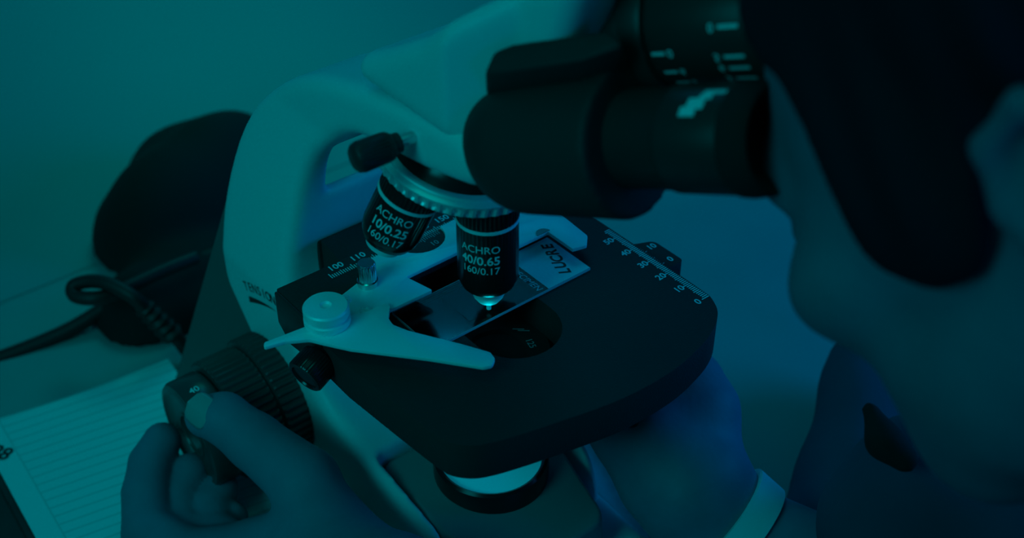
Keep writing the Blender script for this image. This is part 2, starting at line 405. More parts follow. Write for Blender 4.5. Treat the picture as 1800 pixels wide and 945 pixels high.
link('rear_cover', mesh('rear_cover', [(-37, 108, 0), (-39, 108, 70), (-36.6, 132, 126), (-35, 137, 128), (-64, 178, 0), (37, 108, 0), (39, 108, 70), (38.5, 133, 88), (36, 138, 88), (64, 178, 0), (-42, 108, 0), (42, 108, 0), (-41, 112, 60), (41, 112, 60)],
     [(10, 12, 2, 3, 4), (11, 9, 8, 7, 13), (3, 8, 9, 4), (2, 7, 8, 3), (12, 13, 7, 2), (10, 11, 13, 12), (4, 9, 11, 10)], 20), GREYB, MS, label='charcoal rear cover')
mk = Marks()
def arc_pt(t):       # a shallow arc on the flank of the arm
    a, b_, c_ = np.array([-42.15, 121.0, 90.6]), np.array([-42.15, 106.2, 96.4]), np.array([-42.15, 92.0, 99.6])
    return a*(2*t*t-3*t+1)+b_*(4*t-4*t*t)+c_*(2*t*t-t)
for i, ch in enumerate('TENSION'):
    t = (i+.5)/7; d_ = arc_pt(t+.05)-arc_pt(t-.05); d_ /= np.linalg.norm(d_); v_ = np.array([0, -d_[2], d_[1]]); v_ = v_ if v_[2] > 0 else -v_
    mk.text(ch, 6.3, arc_pt(t), d_, v_, .05)
wt = [arc_pt(.12+.088*i)-np.array([0, 0, 5.2]) for i in range(11)]; wb = [arc_pt(.12+.088*i)-np.array([0, 0, 5.2+3.4*(1-i/10)]) for i in range(11)]
mk.add(wt+wb, [(i, i+1, i+12, i+11) for i in range(10)])
mk.build('lettering', DARKINK, arm, label='dark TENSION mark with wedge')
link('screw', lathe('screw', [(2.2, 0), (2.2, .8), (1.6, 1.2), (.9, 1.2), (.9, .5)], frame((-44.2, 20, 20), (-1, 0, .1)), 20), STEEL, MS)
# lamp housing with the field lens ring
HS = link('lamp_housing', mesh('lamp_housing', [], []), HOUSE, MS)
bm = bmesh.new()
hp = rpoly([(-35, 30), (-36, -14), (-27, -48), (22, -48), (30, -12), (31, 30)], [6, 10, 10, 10, 10, 6])
lo_ = [bm.verts.new((x*1.05*MM, y*1.03*MM, 16*MM)) for x, y in hp]; hi_ = [bm.verts.new((x*MM, y*MM, (48-.10*max(0, -y))*MM)) for x, y in hp]
for i in range(len(hp)): bm.faces.new([lo_[i], lo_[(i+1) % len(hp)], hi_[(i+1) % len(hp)], hi_[i]])
bm.faces.new(hi_); bm.faces.new(lo_[::-1]); bmesh.ops.recalc_face_normals(bm, faces=bm.faces); bev(bm, 2.0, 3, 40)
finish(bm, HS.data, 35)
zf = frame((0, 0, 0), (0, 0, 1))
link('lens_ring', lathe('lens_ring', [(24.0, 42), (24.0, 50), (23.6, 52.4), (22.4, 53.4), (21.2, 52.6), (20.8, 50.5), (20.8, 47)], frame((0, 0, 2.5), (0, 0, 1)), 72, close=False), GLOSS, HS)
link('field_lens', lathe('field_lens', [(20.7, 45), (20.7, 49.4), (18, 50.6), (12, 51.6), (6, 52.2), (.5, 52.4)], frame((0, 0, 2.5), (0, 0, 1)), 64), DIFF, HS, label='pale glass field lens')
for x_ in (-8, 6): link('vent', box('vent', (x_-3, -50.2, 18), (x_+3, -48, 36), .4), GLOSS, HS)
# stage
front = [(-53, -41), (-50.8, -46), (-46.8, -50.3), (-41.8, -53), (-33.9, -55.6), (-23.7, -58.3), (-13.2, -60.8), (-2.5, -63.4), (8.9, -65.4), (21.9, -66.2), (36.5, -65.7), (51.9, -62.1), (58, -59.8), (63.4, -56.9), (68.9, -52.4), (71.9, -46.5)]
so = [(-57, 56)] + [(-57.3, 10)] + front + [(73, -43), (73, 80), (-23.8, 80), (-26, 56)]
hole = arc(3, -12, 17.5, 180, 360, 16)+arc(3, 24, 17.5, 0, 180, 16)
so = smooth_closed(so, [i for i, p in enumerate(so) if p[1] > 5], 2)
ST = link('stage', prism('stage', [so, hole], 114, 130, bevel=.9, seg=3), CRINKLE, MS, label='black crinkle-finished stage')
mk = Marks()
def ruler(mk, x, y0, z, n, axis, sgn, L5, L1, w=.26, sw=1):
    for i in range(n+1):
        L = L5 if i % 10 == 0 else (L5*.85 if i % 5 == 0 else L1)
        if axis == 'y': mk.bar((x, y0+i, z), (x-sw*L, y0+i, z), w, (0, 0, 1))
        else: mk.bar((y0+i, x, z), (y0+i, x+sw*L, z), w, (0, 0, 1))
ruler(mk, 72.2, -44.2, 130.1, 56, 'y', 1, 3.7, 2.7, .5)
for k_ in range(6): mk.text(str(k_*10), 4.3, (66.4, -44.2+10*k_, 130.1), (1, 0, 0), (0, 1, 0), .1)
mk.build('ruler_marks', INK, ST, label='white 0 to 50 ruler marks')
vn = link('vernier_block', prism('vernier_block', rpoly([(73.4, -19), (84.5, -19), (84.5, -2), (73.4, 3)], [1, 2, 4, 1]), 117, 126.5, bevel=.8), CRINKLE, ST)
mk = Marks(); ruler(mk, 74.2, -15.4, 126.58, 13, 'y', 1, -3, -2.2, .3)
mk.text('0', 4.2, (80.8, -15.2, 126.6), (1, 0, 0), (0, 1, 0), .1); mk.text('10', 4.2, (80.8, -4.4, 126.6), (1, 0, 0), (0, 1, 0), .1); mk.build('ruler_marks', INK, vn)
link('stage_stop', box('stage_stop', (41, -58.5, 109), (45, -54.5, 114.3), .3), BLACK, ST)
link('opening_blocker', box('opening_blocker', (-22, -33, 109), (34, 50, 112.6), .5), BAGM, MS)  # dark sheet added to hide the bright desk behind the stage opening
CD = link('condenser', lathe('condenser', [(20, 84), (20, 96), (24, 98), (24, 108), (21, 110), (21, 113.5), (20, 114.5), (12, 114.5), (11, 113), (.5, 113)], frame((1, -4, 0), (0, 0, 1)), 64), BAGM, MS)
link('aperture_ring', lathe('aperture_ring', [(22.5, 73), (23.5, 74), (23.5, 82), (22.5, 84), (10, 84)], frame((0, 2, 0), (0, 0, 1)), ribs=(48, .7)), GLOSS, MS)
cl_ = bpy.data.lights.new('condenser_lamp', 'AREA'); cl_.shape = 'DISK'; cl_.size = .010; cl_.energy = .0006; cl_.color = (0, .85, 1); cl_.spread = math.radians(50)
clo = bpy.data.objects.new('condenser_lamp', cl_); COL.objects.link(clo); clo.location = (0, 0, .1155); clo.rotation_euler = (math.pi, 0, 0)
mk = Marks(); mk.text('125', 3.6, (13, -9, 114.65), (-.3, -1, 0), (1, -.3, 0), .03)
mk.bar((16.5, -1, 114.65), (13, 2, 114.65), .5, (0, 0, 1)); mk.bar((17.5, -3, 114.65), (14, 0, 114.65), .5, (0, 0, 1)); mk.build('lettering', INKD, CD)
link('stage_bracket', box('stage_bracket', (-24, 82.5, 84), (24, 90, 128), 1.5), BLACK, MS)
# coaxial stage drive hanging beside the stage
cf = frame((-62, 16, 122), (-.75, -.5, -.42))
link('stage_drive_knob', lathe('stage_drive_knob', [(5, -14), (5, -2), (7.2, -1.6, 1), (7.6, 0, 1), (7.6, 7, 1), (7, 7.8), (5.6, 8), (5.2, 7.3), (.4, 7.3)], frame((-60, 26, 121.5), (-.93, -.25, -.25)), ribs=(40, .15)), GLOSS, MS)
# mechanical stage: rail, holder plate, finger, spring arm, knobs
RL = link('stage_rail', prism('stage_rail', rpoly([(-57, 28), (-40, 28), (-40, 34), (64, 34), (64, 58), (-57, 58)], [.8]*6), 130, 135, bevel=.5), CRINKLE, MS)
link('end_cap', prism('end_cap', rpoly([(57.6, 134.4), (57.8, 119.5), (50, 113), (30, 116), (26, 125), (26, 131), (30, 135), (55, 135)], 1.2), -58.3, -57.0, axis='x', bevel=.6), BLACK, RL)
mk = Marks(); ruler(mk, 49.9, -36.8, 135.08, 62, 'x', 1, 3.2, 2.2, .42)
for k_, s_ in enumerate(('100', '110', '120', '130', '140', '150')): mk.text(s_, 4.4, (-32+10.2*k_, 55.3, 135.1), (1, 0, 0), (0, 1, 0), .09)
mk.build('ruler_marks', INK, RL, label='white 100 to 150 ruler marks')
z0p, z1p = 135.2, 136.8
pl = [(-63, 24), (-60, 19), (-12.6, 18.3), (-15.6, 31), (22, 31.5), (24, 19.4), (45.4, 19.4), (45.4, 4.5), (51.5, 3), (56.0, 7.5), (57.5, 26), (50, 51), (15, 49.6)]
pl += [(x, y) for x, y in arc(3, 49.6, 11, 0, -180, 14)] + [(-9, 49.4), (-21, 49.4), (-27.5, 46), (-27.5, 41), (-43, 36.5), (-58, 33)]
HP = link('slide_holder', prism('slide_holder', rpoly(pl, [1, 1, .5, .8, 2, .5, .3, .3, 1, 2.5, 6, 1, .5]+[0]*15+[.5, .5, 1, 1, 3, 3]), z0p, z1p, bevel=.25), STEEL, MS, label='brushed steel slide holder plate')
vp = link('vernier_plate', prism('vernier_plate', rpoly([(-8.6, 38.4), (14.6, 38.4), (14.6, 49.4), (-8.6, 49.4)], 1), 135.02, 135.7, bevel=.1), CRINKLE, HP)
mk = Marks(); ruler(mk, 49.3, -6, 135.75, 18, 'x', 1, -3.4, -2.4, .34); mk.text('10', 3.6, (6.5, 43, 135.76), (1, 0, 0), (0, 1, 0), .04); mk.build('ruler_marks', INKD, vp)
link('finger_hole', prism('finger_hole', arc(43.4, 19.6, 3.2, 2, 178, 20), 136.75, 136.95, bevel=0), GLOSS, HP, label='dark round hole')
for x_, y_ in ((-41.6, 33.6), (-39, 23.8)):
    link('screw', lathe('screw', [(2.4, 136.7), (2.4, 137.3), (1.9, 137.7), (1.0, 137.7), (.9, 137.1), (.1, 137.1)], frame((x_, y_, 0), (0, 0, 1)), 20), STEEL, HP)
link('thumb_screw', lathe('thumb_screw', [(4.0, 136.8), (4.0, 139), (3.5, 139.3), (3.6, 140, 1), (3.6, 146.2, 1), (3.1, 146.9), (.1, 146.9)], frame((-29.5, 36.5, 0), (0, 0, 1)), ribs=(22, .3)), CHROME, HP, label='small knurled steel screw')
cl = [(-61, 28), (-66, 28.5), (-78, 29.8), (-79.5, 27.5), (-72, 25.5), (-64.5, 21), (-62.2, 17), (-56, 7.5), (-38, -13.5), (-25.5, -29.6), (-22.5, -30.8), (-19.6, -28.6), (-18.8, -25), (-24, -15), (-34.5, 3), (-36.8, 9), (-36, 13), (-31.5, 18.5), (-31.5, 21.2), (-40, 21.2)]
link('spring_clip', prism('spring_clip', rpoly(cl, [1, 1, 1.5, 1.5, 3, 5, 3, 1, 1, 2, 2, 2, 2, 2, 4, 3, 3, 1, 1, 1]), 137.0, 138.6, bevel=.3), STEEL, HP, label='curved steel spring clip arm')
kf = frame((-54.5, 25, 0), (0, 0, 1))
link('pivot_knob', lathe('pivot_knob', [(7.9, 138.6), (8.5, 139.2), (8.5, 141.4), (7.8, 141.9), (7.8, 142.6), (8.4, 143.1), (8.4, 145.8), (7.8, 146.5), (2.2, 146.7), (1.7, 145.8), (.1, 145.6)], kf, 56), STEEL, HP, label='round steel pivot knob')
# focus knobs
FINE_KNOBS = []
def knobs(s):
    f = frame((s*43, 102, 41), (s, 0, 0), (0, 1, 0))
    c = link('coarse_focus_knob', lathe('coarse_focus_knob', [(24, -6), (29, -1), (30.3, 0, 1), (30.3, 9, 1), (29.4, 10), (27, 10.3), (27.8, 11.2), (28.2, 12, 1), (28.2, 28, 1), (27, 29)], f, ribs=(52, 1.3)), KNOBM, MS)
    FK = link('fine_focus_knob', lathe('fine_focus_knob', [(22, 28), (24.2, 29.8), (25.2, 31), (25.2, 42.4), (24.2, 44), (22, 44.4), (20.5, 43.0), (11, 42.4), (10.4, 43), (9.4, 43), (9, 42.2), (.2, 42.2)], f, 72), FINEM, MS); FINE_KNOBS.append(FK)
    return f
kfL = knobs(-1); knobs(1)
mk = Marks(); ta = math.radians(94)
mk.text('40', 4.4, (-81, 102+25.42*math.cos(ta), 41+25.42*math.sin(ta)), (1, 0, 0), (0, math.sin(ta), -math.cos(ta)), .06)
mk.build('lettering', INK, FINE_KNOBS[0])
# nosepiece
al = math.radians(15); nn = np.array([0, -math.sin(al), math.cos(al)]); NC = np.array([0, 11.8, 198.4]); nf = frame(NC, nn)
link('turret', lathe('turret', [(18, 15), (21, 9), (25, 4), (28.5, 2.5), (29.5, 1.5), (12, 1)], nf, 64), GLOSS, MS, label='glossy black nosepiece dome')
link('nosepiece_ring', lathe('nosepiece_ring', [(28.2, 3.2), (28.6, 4), (29.8, 4), (30.2, 3.3), (31.2, 3.1), (32.2, 2.4), (32.2, 1.7), (32.2, 1.5, 1), (32.2, -2.0, 1), (31.4, -2.7), (30, -2.9), (28, -3)], nf, ribs=(50, 1.6)), RINGM, MS, label='ridged silver nosepiece ring')
link('turret_base', lathe('turret_base', [(29.8, -2.8), (28.5, -4.5), (24, -7.5), (13, -12.5), (4, -13)], nf, 64), GLOSS, MS)
def objective(org, d, xh, kind):
    f = frame(org, d, xh)
    if kind == 40: pr_ = [(9, -6), (10.6, 0), (11.5, .6, 1), (11.5, 9.4, 1), (11.2, 10), (11.2, 36.5), (10.2, 39.5), (8.4, 41.4), (7.0, 41.8)]; tip = [(6.5, 41.5), (6.4, 43.6), (5.6, 46.4), (4.2, 48.4), (2.6, 49.3), (1.0, 49.6), (.9, 53.2), (.1, 53.4)]; b0 = 10.2
    else: pr_ = [(9, -6), (10.8, 0), (11.5, .6, 1), (11.5, 9.4, 1), (11.2, 10), (11.2, 25), (10.6, 28.5), (9.2, 31.5), (8.2, 32)]; tip = [(7.8, 31.6), (7.5, 33), (6.6, 35.0), (5.4, 35.5), (4.6, 35), (.1, 35)]; b0 = 10.2
    o = link('objective', lathe('objective', pr_, f, ribs=(44, .5)), GLOSS, MS)
    link('band', lathe('band', [(11.3, b0), (11.45, b0+.1), (11.45, b0+1.3), (11.3, b0+1.4)], f, 72), STEEL, o, label='silver band')
    link('lens_tip', lathe('lens_tip', tip, f, 48), TIPM if kind == 40 else STEEL, o, label='bright metal lens tip')
    return o, f
xr = (-.629, -.777, 0)
o40, f40 = objective((0, 0, 186), (0, 0, -1), xr, 40)
def ang_to(f, v):
    o, x, y, z = f; return math.atan2(float(np.dot(v, y)), float(np.dot(v, x)))
def fl_(f):    # sense in which the circumference runs to the right of the picture
    o, x, y, z = f; a = ang_to(f, -FW); t = -math.sin(a)*x+math.cos(a)*y; return 1 if float(t@RT) > 0 else -1
def barrel_text(o, f, lines, off, R=11.3):
    mk = Marks(); a0 = ang_to(f, -FW); s_ = fl_(f)
    for t, size, h, bold, da in lines:
        V, F_ = text2d(t, size, 'CENTER', bold); oo, x, y, z = f
        a = a0+s_*(math.radians(off+da)+V[:, 0]/R); hh = h-V[:, 1]
        mk.add(oo+R*(np.cos(a)[:, None]*x+np.sin(a)[:, None]*y)+hh[:, None]*z, F_)
    mk.build('lettering', INK, o, label='white engraved lettering')
barrel_text(o40, f40, [('ACHRO', 4.3, 18.2, .02, 0), ('40/0.65', 5.0, 23.0, .1, 0), ('160/0.17', 4.2, 27.4, .02, 0)], -14)
e0 = np.array([0, -math.cos(math.radians(20)), -math.sin(math.radians(20))]); n2 = np.array([0, -math.sin(math.radians(20)), math.cos(math.radians(20))])
rr_ = 19.5; NC2 = np.array([0, 0, 188.])-e0*rr_
for ph, kd in ((80, 10), (180, 10), (265, 10)):
    p_ = math.radians(ph); ee = math.cos(p_)*e0+math.sin(p_)*np.array([-1., 0, 0]); dd = -math.cos(math.radians(20))*n2+math.sin(math.radians(20))*ee
    o10, f10 = objective(NC2+ee*rr_+dd*.8+(RT*2.0+UP*1.2 if ph == 80 else 0), dd, xr, kd)
    if ph == 80: barrel_text(o10, f10, [('ACHRO', 4.3, 15.6, .02, 0), ('10/0.25', 5.0, 20.6, .1, 0), ('160/0.17', 4.2, 25.2, .02, 0)], 2)
# lock screw at the side of the head mount
lf = frame((-26, 3.3, 216.5), (-.95, .1, -.05))
link('lock_screw', lathe('lock_screw', [(3.4, 6.5), (3.6, 9), (4.3, 9.5), (4.9, 10.5, 1), (5.1, 12, 1), (5.3, 20.5, 1), (4.8, 22.3), (3.8, 23.2), (.1, 23.4)], lf, ribs=(30, .35)), BLACK, MS)
link('screw_pin', lathe('screw_pin', [(2.1, -3), (2.1, 7)], lf, 24), CHROME, MS, label='silver pin of the lock screw')
# head: white prism body and binocular tubes
HB = [(40, 226), (34, 222), (-34, 221), (-40, 228), (-40, 240), (-56, 286), (-50, 290), (-20, 268), (0, 252), (24, 238), (36, 232)]
link('head_body', bmesh_of('head_body', blob('head_body', [('+', slab(HB, lambda y, z: (0*y, 27-15*np.clip((-14-y)/18, 0, 1)), 7), 1)], 1.5)), WHITE, MS)
D_ = 364
NF = P(1088, 243, D_)             # centre of the near tube's front face
S1 = P(1195, 40, D_)              # centre of the far tube's front face
T = .73*RT - .68*FW - .075*UP; T /= np.linalg.norm(T)
def cut(o, n_):
    def f(X): return -((X-o)@n_)
    f.box = (o-150, o+150); return f
def barrel(C_, L, r): return cap(C_-T*L, C_+T*20, r, r)
hs = [('+', barrel(NF+UP*-1.2, 33, 22.6), 3), ('+', barrel(S1, 47, 20.6), 4), ('+', cap((NF+S1)/2-T*38, (NF+S1)/2+T*20, 14, 14), 8), ('-', cut((NF+S1)/2, T), 1.2)]
BH = link('binocular_head', bmesh_of('binocular_head', blob('binocular_head', hs, 1.3), 1), CRINKLE, MS, label='black binocular prism housing')
pp = [P(850, 131, 364), P(868, 88, 362), P(902, 75, 359), P(1068, 50, 342), P(1098, 80, 338), P(1022, 104, 342)]
V = pp+[p+FW*26-UP*9 for p in pp]
bm = bmesh.new(); vv = [bm.verts.new(Vector(p)*MM) for p in V]
bm.faces.new(vv[:6]); bm.faces.new(vv[6:][::-1])
for i in range(6): bm.faces.new([vv[i], vv[6+i], vv[6+(i+1) % 6], vv[(i+1) % 6]])
bmesh.ops.recalc_face_normals(bm, faces=bm.faces); bev(bm, 1.6, 3, 25); me = bpy.data.meshes.new('cover_plate'); finish(bm, me, 35)
link('cover_plate', me, CRINKLE, BH)
link('hinge_band', lathe('hinge_band', [(22.0, -28), (22.9, -27.8), (22.9, -26.6), (22.0, -26.4)], frame(S1, T), 72, close=False), STEEL, BH, label='thin pale band')
for nm_, C_ in (('near', NF), ('far', S1)):
    f = frame(C_, T, UP); oo, x, y, z = f; a0 = ang_to(f, -FW); s_ = fl_(f)
    link('tube_collar', lathe('tube_collar', [(21.2, -7), (21.3, -.6), (20.8, .6), (19.2, .9), (17.8, .2), (15, -.6)], f, 80), BLACK, BH)
    if nm_ == 'near': pr_ = [(14.6, -3), (14.6, 22), (14.9, 22.6), (15.3, 23), (15.4, 24), (15.4, 43), (15, 44)]
    else: pr_ = [(18.6, -1), (18.9, 0), (18.9, 35), (18.2, 36), (15.6, 36.2), (15.6, 43)]
    tb = link('eyepiece_tube', lathe('eyepiece_tube', pr_, f, 72), BLACK, BH)
    link('eyecup', lathe('eyecup', [(15.2, 43), (15.9, 44), (16.0, 47), (15.4, 51), (14.4, 52.4), (12, 51), (9, 47), (.2, 46)], f, 60), BAGM, BH, label='black rubber eyecup')
    mk = Marks()
    def on_tube(R_, deg, h_): a = a0+s_*math.radians(deg); return oo+R_*(math.cos(a)*x+math.sin(a)*y)+h_*z
    def curved_bar(R_, d0_, d1_, h0, h1):
        vs = [on_tube(R_, d0_+(d1_-d0_)*j/6, h_) for j in range(7) for h_ in (h0, h1)]
        mk.add(vs, [(2*j, 2*j+1, 2*j+3, 2*j+2) for j in range(6)])
    def digit(t_, R_, deg, h_, size):
        V, F_ = text2d(t_, size, 'CENTER', .06); mk.add([on_tube(R_, deg-math.degrees(q[1]/R_), h_+q[0]) for q in V], F_)
    sg = MARK_SIGN
    if nm_ == 'near':
        curved_bar(15.5, sg*14, sg*25, 31, 36); curved_bar(15.5, sg*22, sg*36, 32.5, 38); curved_bar(15.5, sg*34, sg*42, 35.5, 39.5); curved_bar(15.5, sg*42, sg*48, 36, 43)
        mk.build('tube_marks', INK, tb, label='white bars standing in for illegible lettering')  # plain bars in place of blurred white lettering
    else:
        for d_, t_, h_ in ((-40, '0', 2.0), (-60, '6', 3.5), (-76, '5', 4.5)):
            mk_d = -sg*d_*-1
            curved_bar(19.05, sg*d_-1.6, sg*d_+1.6, h_, h_+4.5); digit(t_, 19.05, sg*d_, h_+6.3, 3.6)
        for d_, t_ in ((-20, '0'), (-46, '5'), (-58, '6'), (-72, '5')):
            curved_bar(19.05, sg*d_-1.6, sg*d_+1.6, 25.5, 32); digit(t_, 19.05, sg*d_, 23.2, 3.6)
        mk.build('scale_marks', INK, tb, label='white dioptre scale marks')
# ================================================================== things around it
sl = link('glass_slide', box('glass_slide', (-28.3, -3.5, 130.05), (47.7, 22.5, 131.15), 0), GLASS); tag(sl, 'clear glass slide with handwritten white label lying on the black stage', 'microscope slide')
ed = []
for lo, hi in (((-28.4, -3.62, 130.05), (47.8, -3.5, 131.2)), ((-28.4, -3.62, 130.05), (-28.3, 22.6, 131.2)), ((-28.4, 22.5, 130.05), (47.8, 22.62, 131.2)), ((47.7, -3.6, 130.05), (47.82, 22.6, 131.2))): ed.append((lo, hi))
V, F = [], []
for lo, hi in ed:
    n = len(V); V += [(x, y, z) for x in (lo[0], hi[0]) for y in (lo[1], hi[1]) for z in (lo[2], hi[2])]
    F += [tuple(n+i for i in q) for q in ((0, 1, 3, 2), (4, 6, 7, 5), (0, 4, 5, 1), (2, 3, 7, 6), (0, 2, 6, 4), (1, 5, 7, 3))]
link('ground_edge', mesh('ground_edge', V, F), EDGE, sl)
lb = link('label_patch', box('label_patch', (26.5, -3.4, 131.16), (47.6, 22.4, 131.26), 0), FROST, sl, label='white frosted label end')
mk = Marks()
u = np.array([.32, .95, 0]); v = np.array([-.85, .5, 0])
for i, ch in enumerate('LUCRE'):
    mk.text(ch, 6.8, np.array([38.6, 1.0, 131.3])+u*(i*4.3)+v*(.3*math.sin(i*2.2)), u*.92, v*(1+.08*math.sin(i*3)), .2)
mk.build('handwriting', DARKINK, lb, label='handwritten word on the label')
mk = Marks(); mk.text('SPECIMEN', 4.0, (23.4, 7.0, 131.2), (0, -1, 0), (1, 0, 0), .02, shear=.15); mk.build('lettering', INK, sl)
link('cover_glass', box('cover_glass', (-9, 0, 131.16), (9, 18, 131.3), 0), GLASS, sl)
# notebook
na = math.radians(-3)
def nb(x, y, z): return (x*math.cos(na)-y*math.sin(na), x*math.sin(na)+y*math.cos(na), z)
NB = empty('notebook', (-150.5, 212, 0)); NB.rotation_euler = (0, 0, na); tag(NB, 'open ruled notebook lying on the desk beside the knob', 'notebook')
NM = Matrix.Translation(Vector((-150.5, 212, 0))*MM) @ Matrix.Rotation(na, 4, 'Z')
V, F = [], []; nx_, ny_ = 24, 24
for top_ in (1, 0):
    for i in range(nx_+1):
        for j in range(ny_+1):
            x = 94*i/nx_; y = -200*j/ny_-.22*x+.0008*x*x
            z = 2.9+.4*math.sin(x/94*math.pi*.9)+3.5*(x/94)**2*math.exp(-(j/ny_)*7)
            V.append((x, y, z if top_ else 1.7))
M_ = (nx_+1)*(ny_+1)
for i in range(nx_):
    for j in range(ny_):
        a = i*(ny_+1)+j; b_ = a+ny_+1; F += [(a, b_, b_+1, a+1), (M_+a, M_+a+1, M_+b_+1, M_+b_)]
rim = [i*(ny_+1) for i in range(nx_+1)]+[nx_*(ny_+1)+j for j in range(1, ny_+1)]+[i*(ny_+1)+ny_ for i in range(nx_-1, -1, -1)]+[j for j in range(ny_-1, 0, -1)]
for i in range(len(rim)): a, b_ = rim[i], rim[(i+1) % len(rim)]; F.append((a, M_+a, M_+b_, b_))
pg = link('page_block', mesh('page_block', V, F, 50), PAPER, NB, NM)
link('cover', prism('cover', [(-3, -216), (92, -216), (92, -16), (-3, 2)], .4, 1.6, bevel=.3), CARD, NB, NM)
mk = Marks(); mk.text('88', 11, (4, -26, 3.5), (.55, -.8, 0), (.8, .55, 0), .12)
o = mk.build('handwriting', DARKINK, pg); o.matrix_basis = Matrix.Identity(4)
tr = link('folder', prism('folder', rpoly([(-300, 60), (-120, 60), (-147, 196), (-300, 205)], 3), .0, .38, bevel=0), CARD); tag(tr, 'flat dark card folder lying under the open notebook', 'folder')
# white cotton cloth in front of the base on the right
V, F = [], []; n_ = 40
for i in range(n_+1):
    for j in range(n_+1):
        x = 49+55*i/n_+2.4*(1+math.sin(j*.2))*min(1, i/5); y = 40-110*j/n_
        z = 6+9*math.exp(-((i-14)/7.)**2)*(1+.12*math.sin(j*2.1))+3*math.sin(i*.35+j*.06)*math.sin(j*.13)
        V.append((x, y, z))
for i in range(n_):
    for j in range(n_): a = i*(n_+1)+j; F.append((a, a+1, a+n_+2, a+n_+1))
CL = link('cotton_cloth', mesh('cotton_cloth', V, F, 180), CLOTHM); tag(CL, 'white cotton cloth with a stitched hem lying beside the microscope base', 'cloth')
sm = CL.modifiers.new('thickness', 'SOLIDIFY'); sm.thickness = .0015; sm.offset = -1
hem = link('hem', tube('hem', [(69, 38, 16.5), (71, 15, 16.8), (72, -5, 17), (74, -25, 17), (76, -60, 17)], lambda t: 1.0+.35*math.sin(t*90)), CLOTHM, CL, label='stitched hem')
# cables
pts = [P(-60, 652, 640), P(60, 607, 650), P(130, 575, 655), P(195, 535, 660), P(240, 508, 665), P(300, 478, 672), P(380, 445, 680)]
c1 = link('power_cable', tube('power_cable', pts, 4.2), CABLEM); tag(c1, 'straight black cable running along the desk past the black bag', 'cable')
pts = [P(335, 625, 640), P(300, 580, 630), P(262, 548, 622), P(235, 522, 616), P(195, 500, 618), P(160, 494, 622), P(130, 502, 624), P(133, 520, 622), P(165, 524, 620), P(200, 516, 624), P(235, 500, 630), P(290, 474, 640), P(345, 452, 650)]
c2 = link('looped_cable', tube('looped_cable', pts, 3.6), CABLEM); tag(c2, 'black cable bent into a loop behind the microscope', 'cable')
d0 = P(250, 536, 620); d1 = P(300, 586, 632)
V = lathe('strain_relief', [(3.9+(1.4 if i % 2 else 0)+i*.12, i*2.4) for i in range(11)], frame(d0, d1-d0), 20)
link('strain_relief', V, CABLEM, c2, label='ribbed strain relief')
# bag
bp = []
def e2(px, py, d, r, k_=12): bp.append(('+', ell(P(px, py, d), r), k_))
for px, py, d, r in ((330, 420, 735, (52, 40, 62)), (270, 470, 730, (28, 34, 45)), (385, 330, 745, (34, 34, 46)), (415, 262, 752, (24, 26, 22)), (300, 330, 745, (24, 30, 30)), (256, 385, 735, (17, 24, 22)), (350, 560, 700, (60, 40, 45)), (262, 600, 680, (26, 30, 44)), (360, 262, 750, (30, 26, 14)), (312, 255, 748, (14, 14, 6)), (228, 440, 728, (14, 20, 30))): e2(px, py, d, r)
bg_ = link('cloth_bag', bmesh_of('cloth_bag', blob('cloth_bag', bp+[('-', (lambda: (lambda f: (setattr(f, 'box', (np.array([-300, 0, -200.]), np.array([300, 700, 1.]))), f)[1])(lambda X: X[..., 2]-1.0))(), 1)], 3.2), 2), BAGM); tag(bg_, 'crumpled black cloth bag standing on the desk behind the arm', 'bag')

# ================================================================== the person
PE = empty('person', P(1900, 1300, 420)); tag(PE, 'person in a grey coat leaning over the eyepieces and turning the focus knob', 'person')
# --- left hand (seen at the lower left of the microscope), forearm and elbow
H = []
def hc(a, b_, ra, rb, k_=2.): H.append(('+', cap(P(*a), P(*b_), ra, rb), k_))
# forearm, wrist, palm
hc((930, 1300, 415), (690, 1070, 455), 31, 25, 10)
hc((690, 1070, 455), (590, 985, 478), 25, 19, 12)
hc((600, 1000, 478), (470, 1000, 500), 20, 17, 12)
hc((560, 940, 488), (480, 975, 500), 16, 13, 9)
hc((470, 985, 500), (330, 983, 515), 17, 12.5, 8)
hc((600, 1060, 470), (430, 1060, 493), 24, 14, 12)
# thumb: metacarpal, proximal, tip
hc((606, 985, 482), (536, 850, 496), 16, 14.0, 8)
hc((536, 846, 496), (448, 776, 507), 14.0, 11.6, 3)
hc((448, 776, 507), (392, 734, 513), 11.6, 10.6, 2.5)
hc((394, 735, 513), (364, 731, 516), 10.6, 9.2, 2)
# index finger curling up against the knob's face
hc((330, 983, 514), (262, 935, 526), 12.5, 11.2, 4)
hc((262, 935, 527), (258, 868, 537), 11.3, 10.6, 1.6)
hc((258, 864, 537), (266, 815, 545), 10.4, 9.9, 1.4)
hc((267, 812, 545), (285, 775, 549), 9.9, 8.4, 1.2)
# middle finger
hc((390, 990, 518), (322, 925, 535), 12, 10.6, 3)
hc((322, 925, 535), (320, 872, 543), 10.2, 9.6, .8)
hc((320, 872, 543), (335, 828, 548), 9.4, 8.2, .8)
# ring finger
hc((440, 985, 512), (378, 935, 530), 11.5, 10, 3)
hc((378, 935, 530), (374, 888, 540), 9.6, 9, .8)
hc((374, 888, 540), (388, 860, 545), 9, 8, .8)
# little finger
hc((460, 1010, 508), (404, 968, 524), 10.5, 9, 3)
hc((404, 968, 524), (402, 930, 534), 8.6, 7.8, .8)
hc((402, 930, 534), (408, 908, 538), 7.8, 7, .8)
def carve(pts, r, k_=1.0):
    for a, b_ in zip(pts[:-1], pts[1:]): H.append(('-', cap(P(*a), P(*b_), r, r), k_))
def crease(pts, r=1.0): carve(pts, r, 1.4)
body_parts = [blob('hand', H, 1.15)]
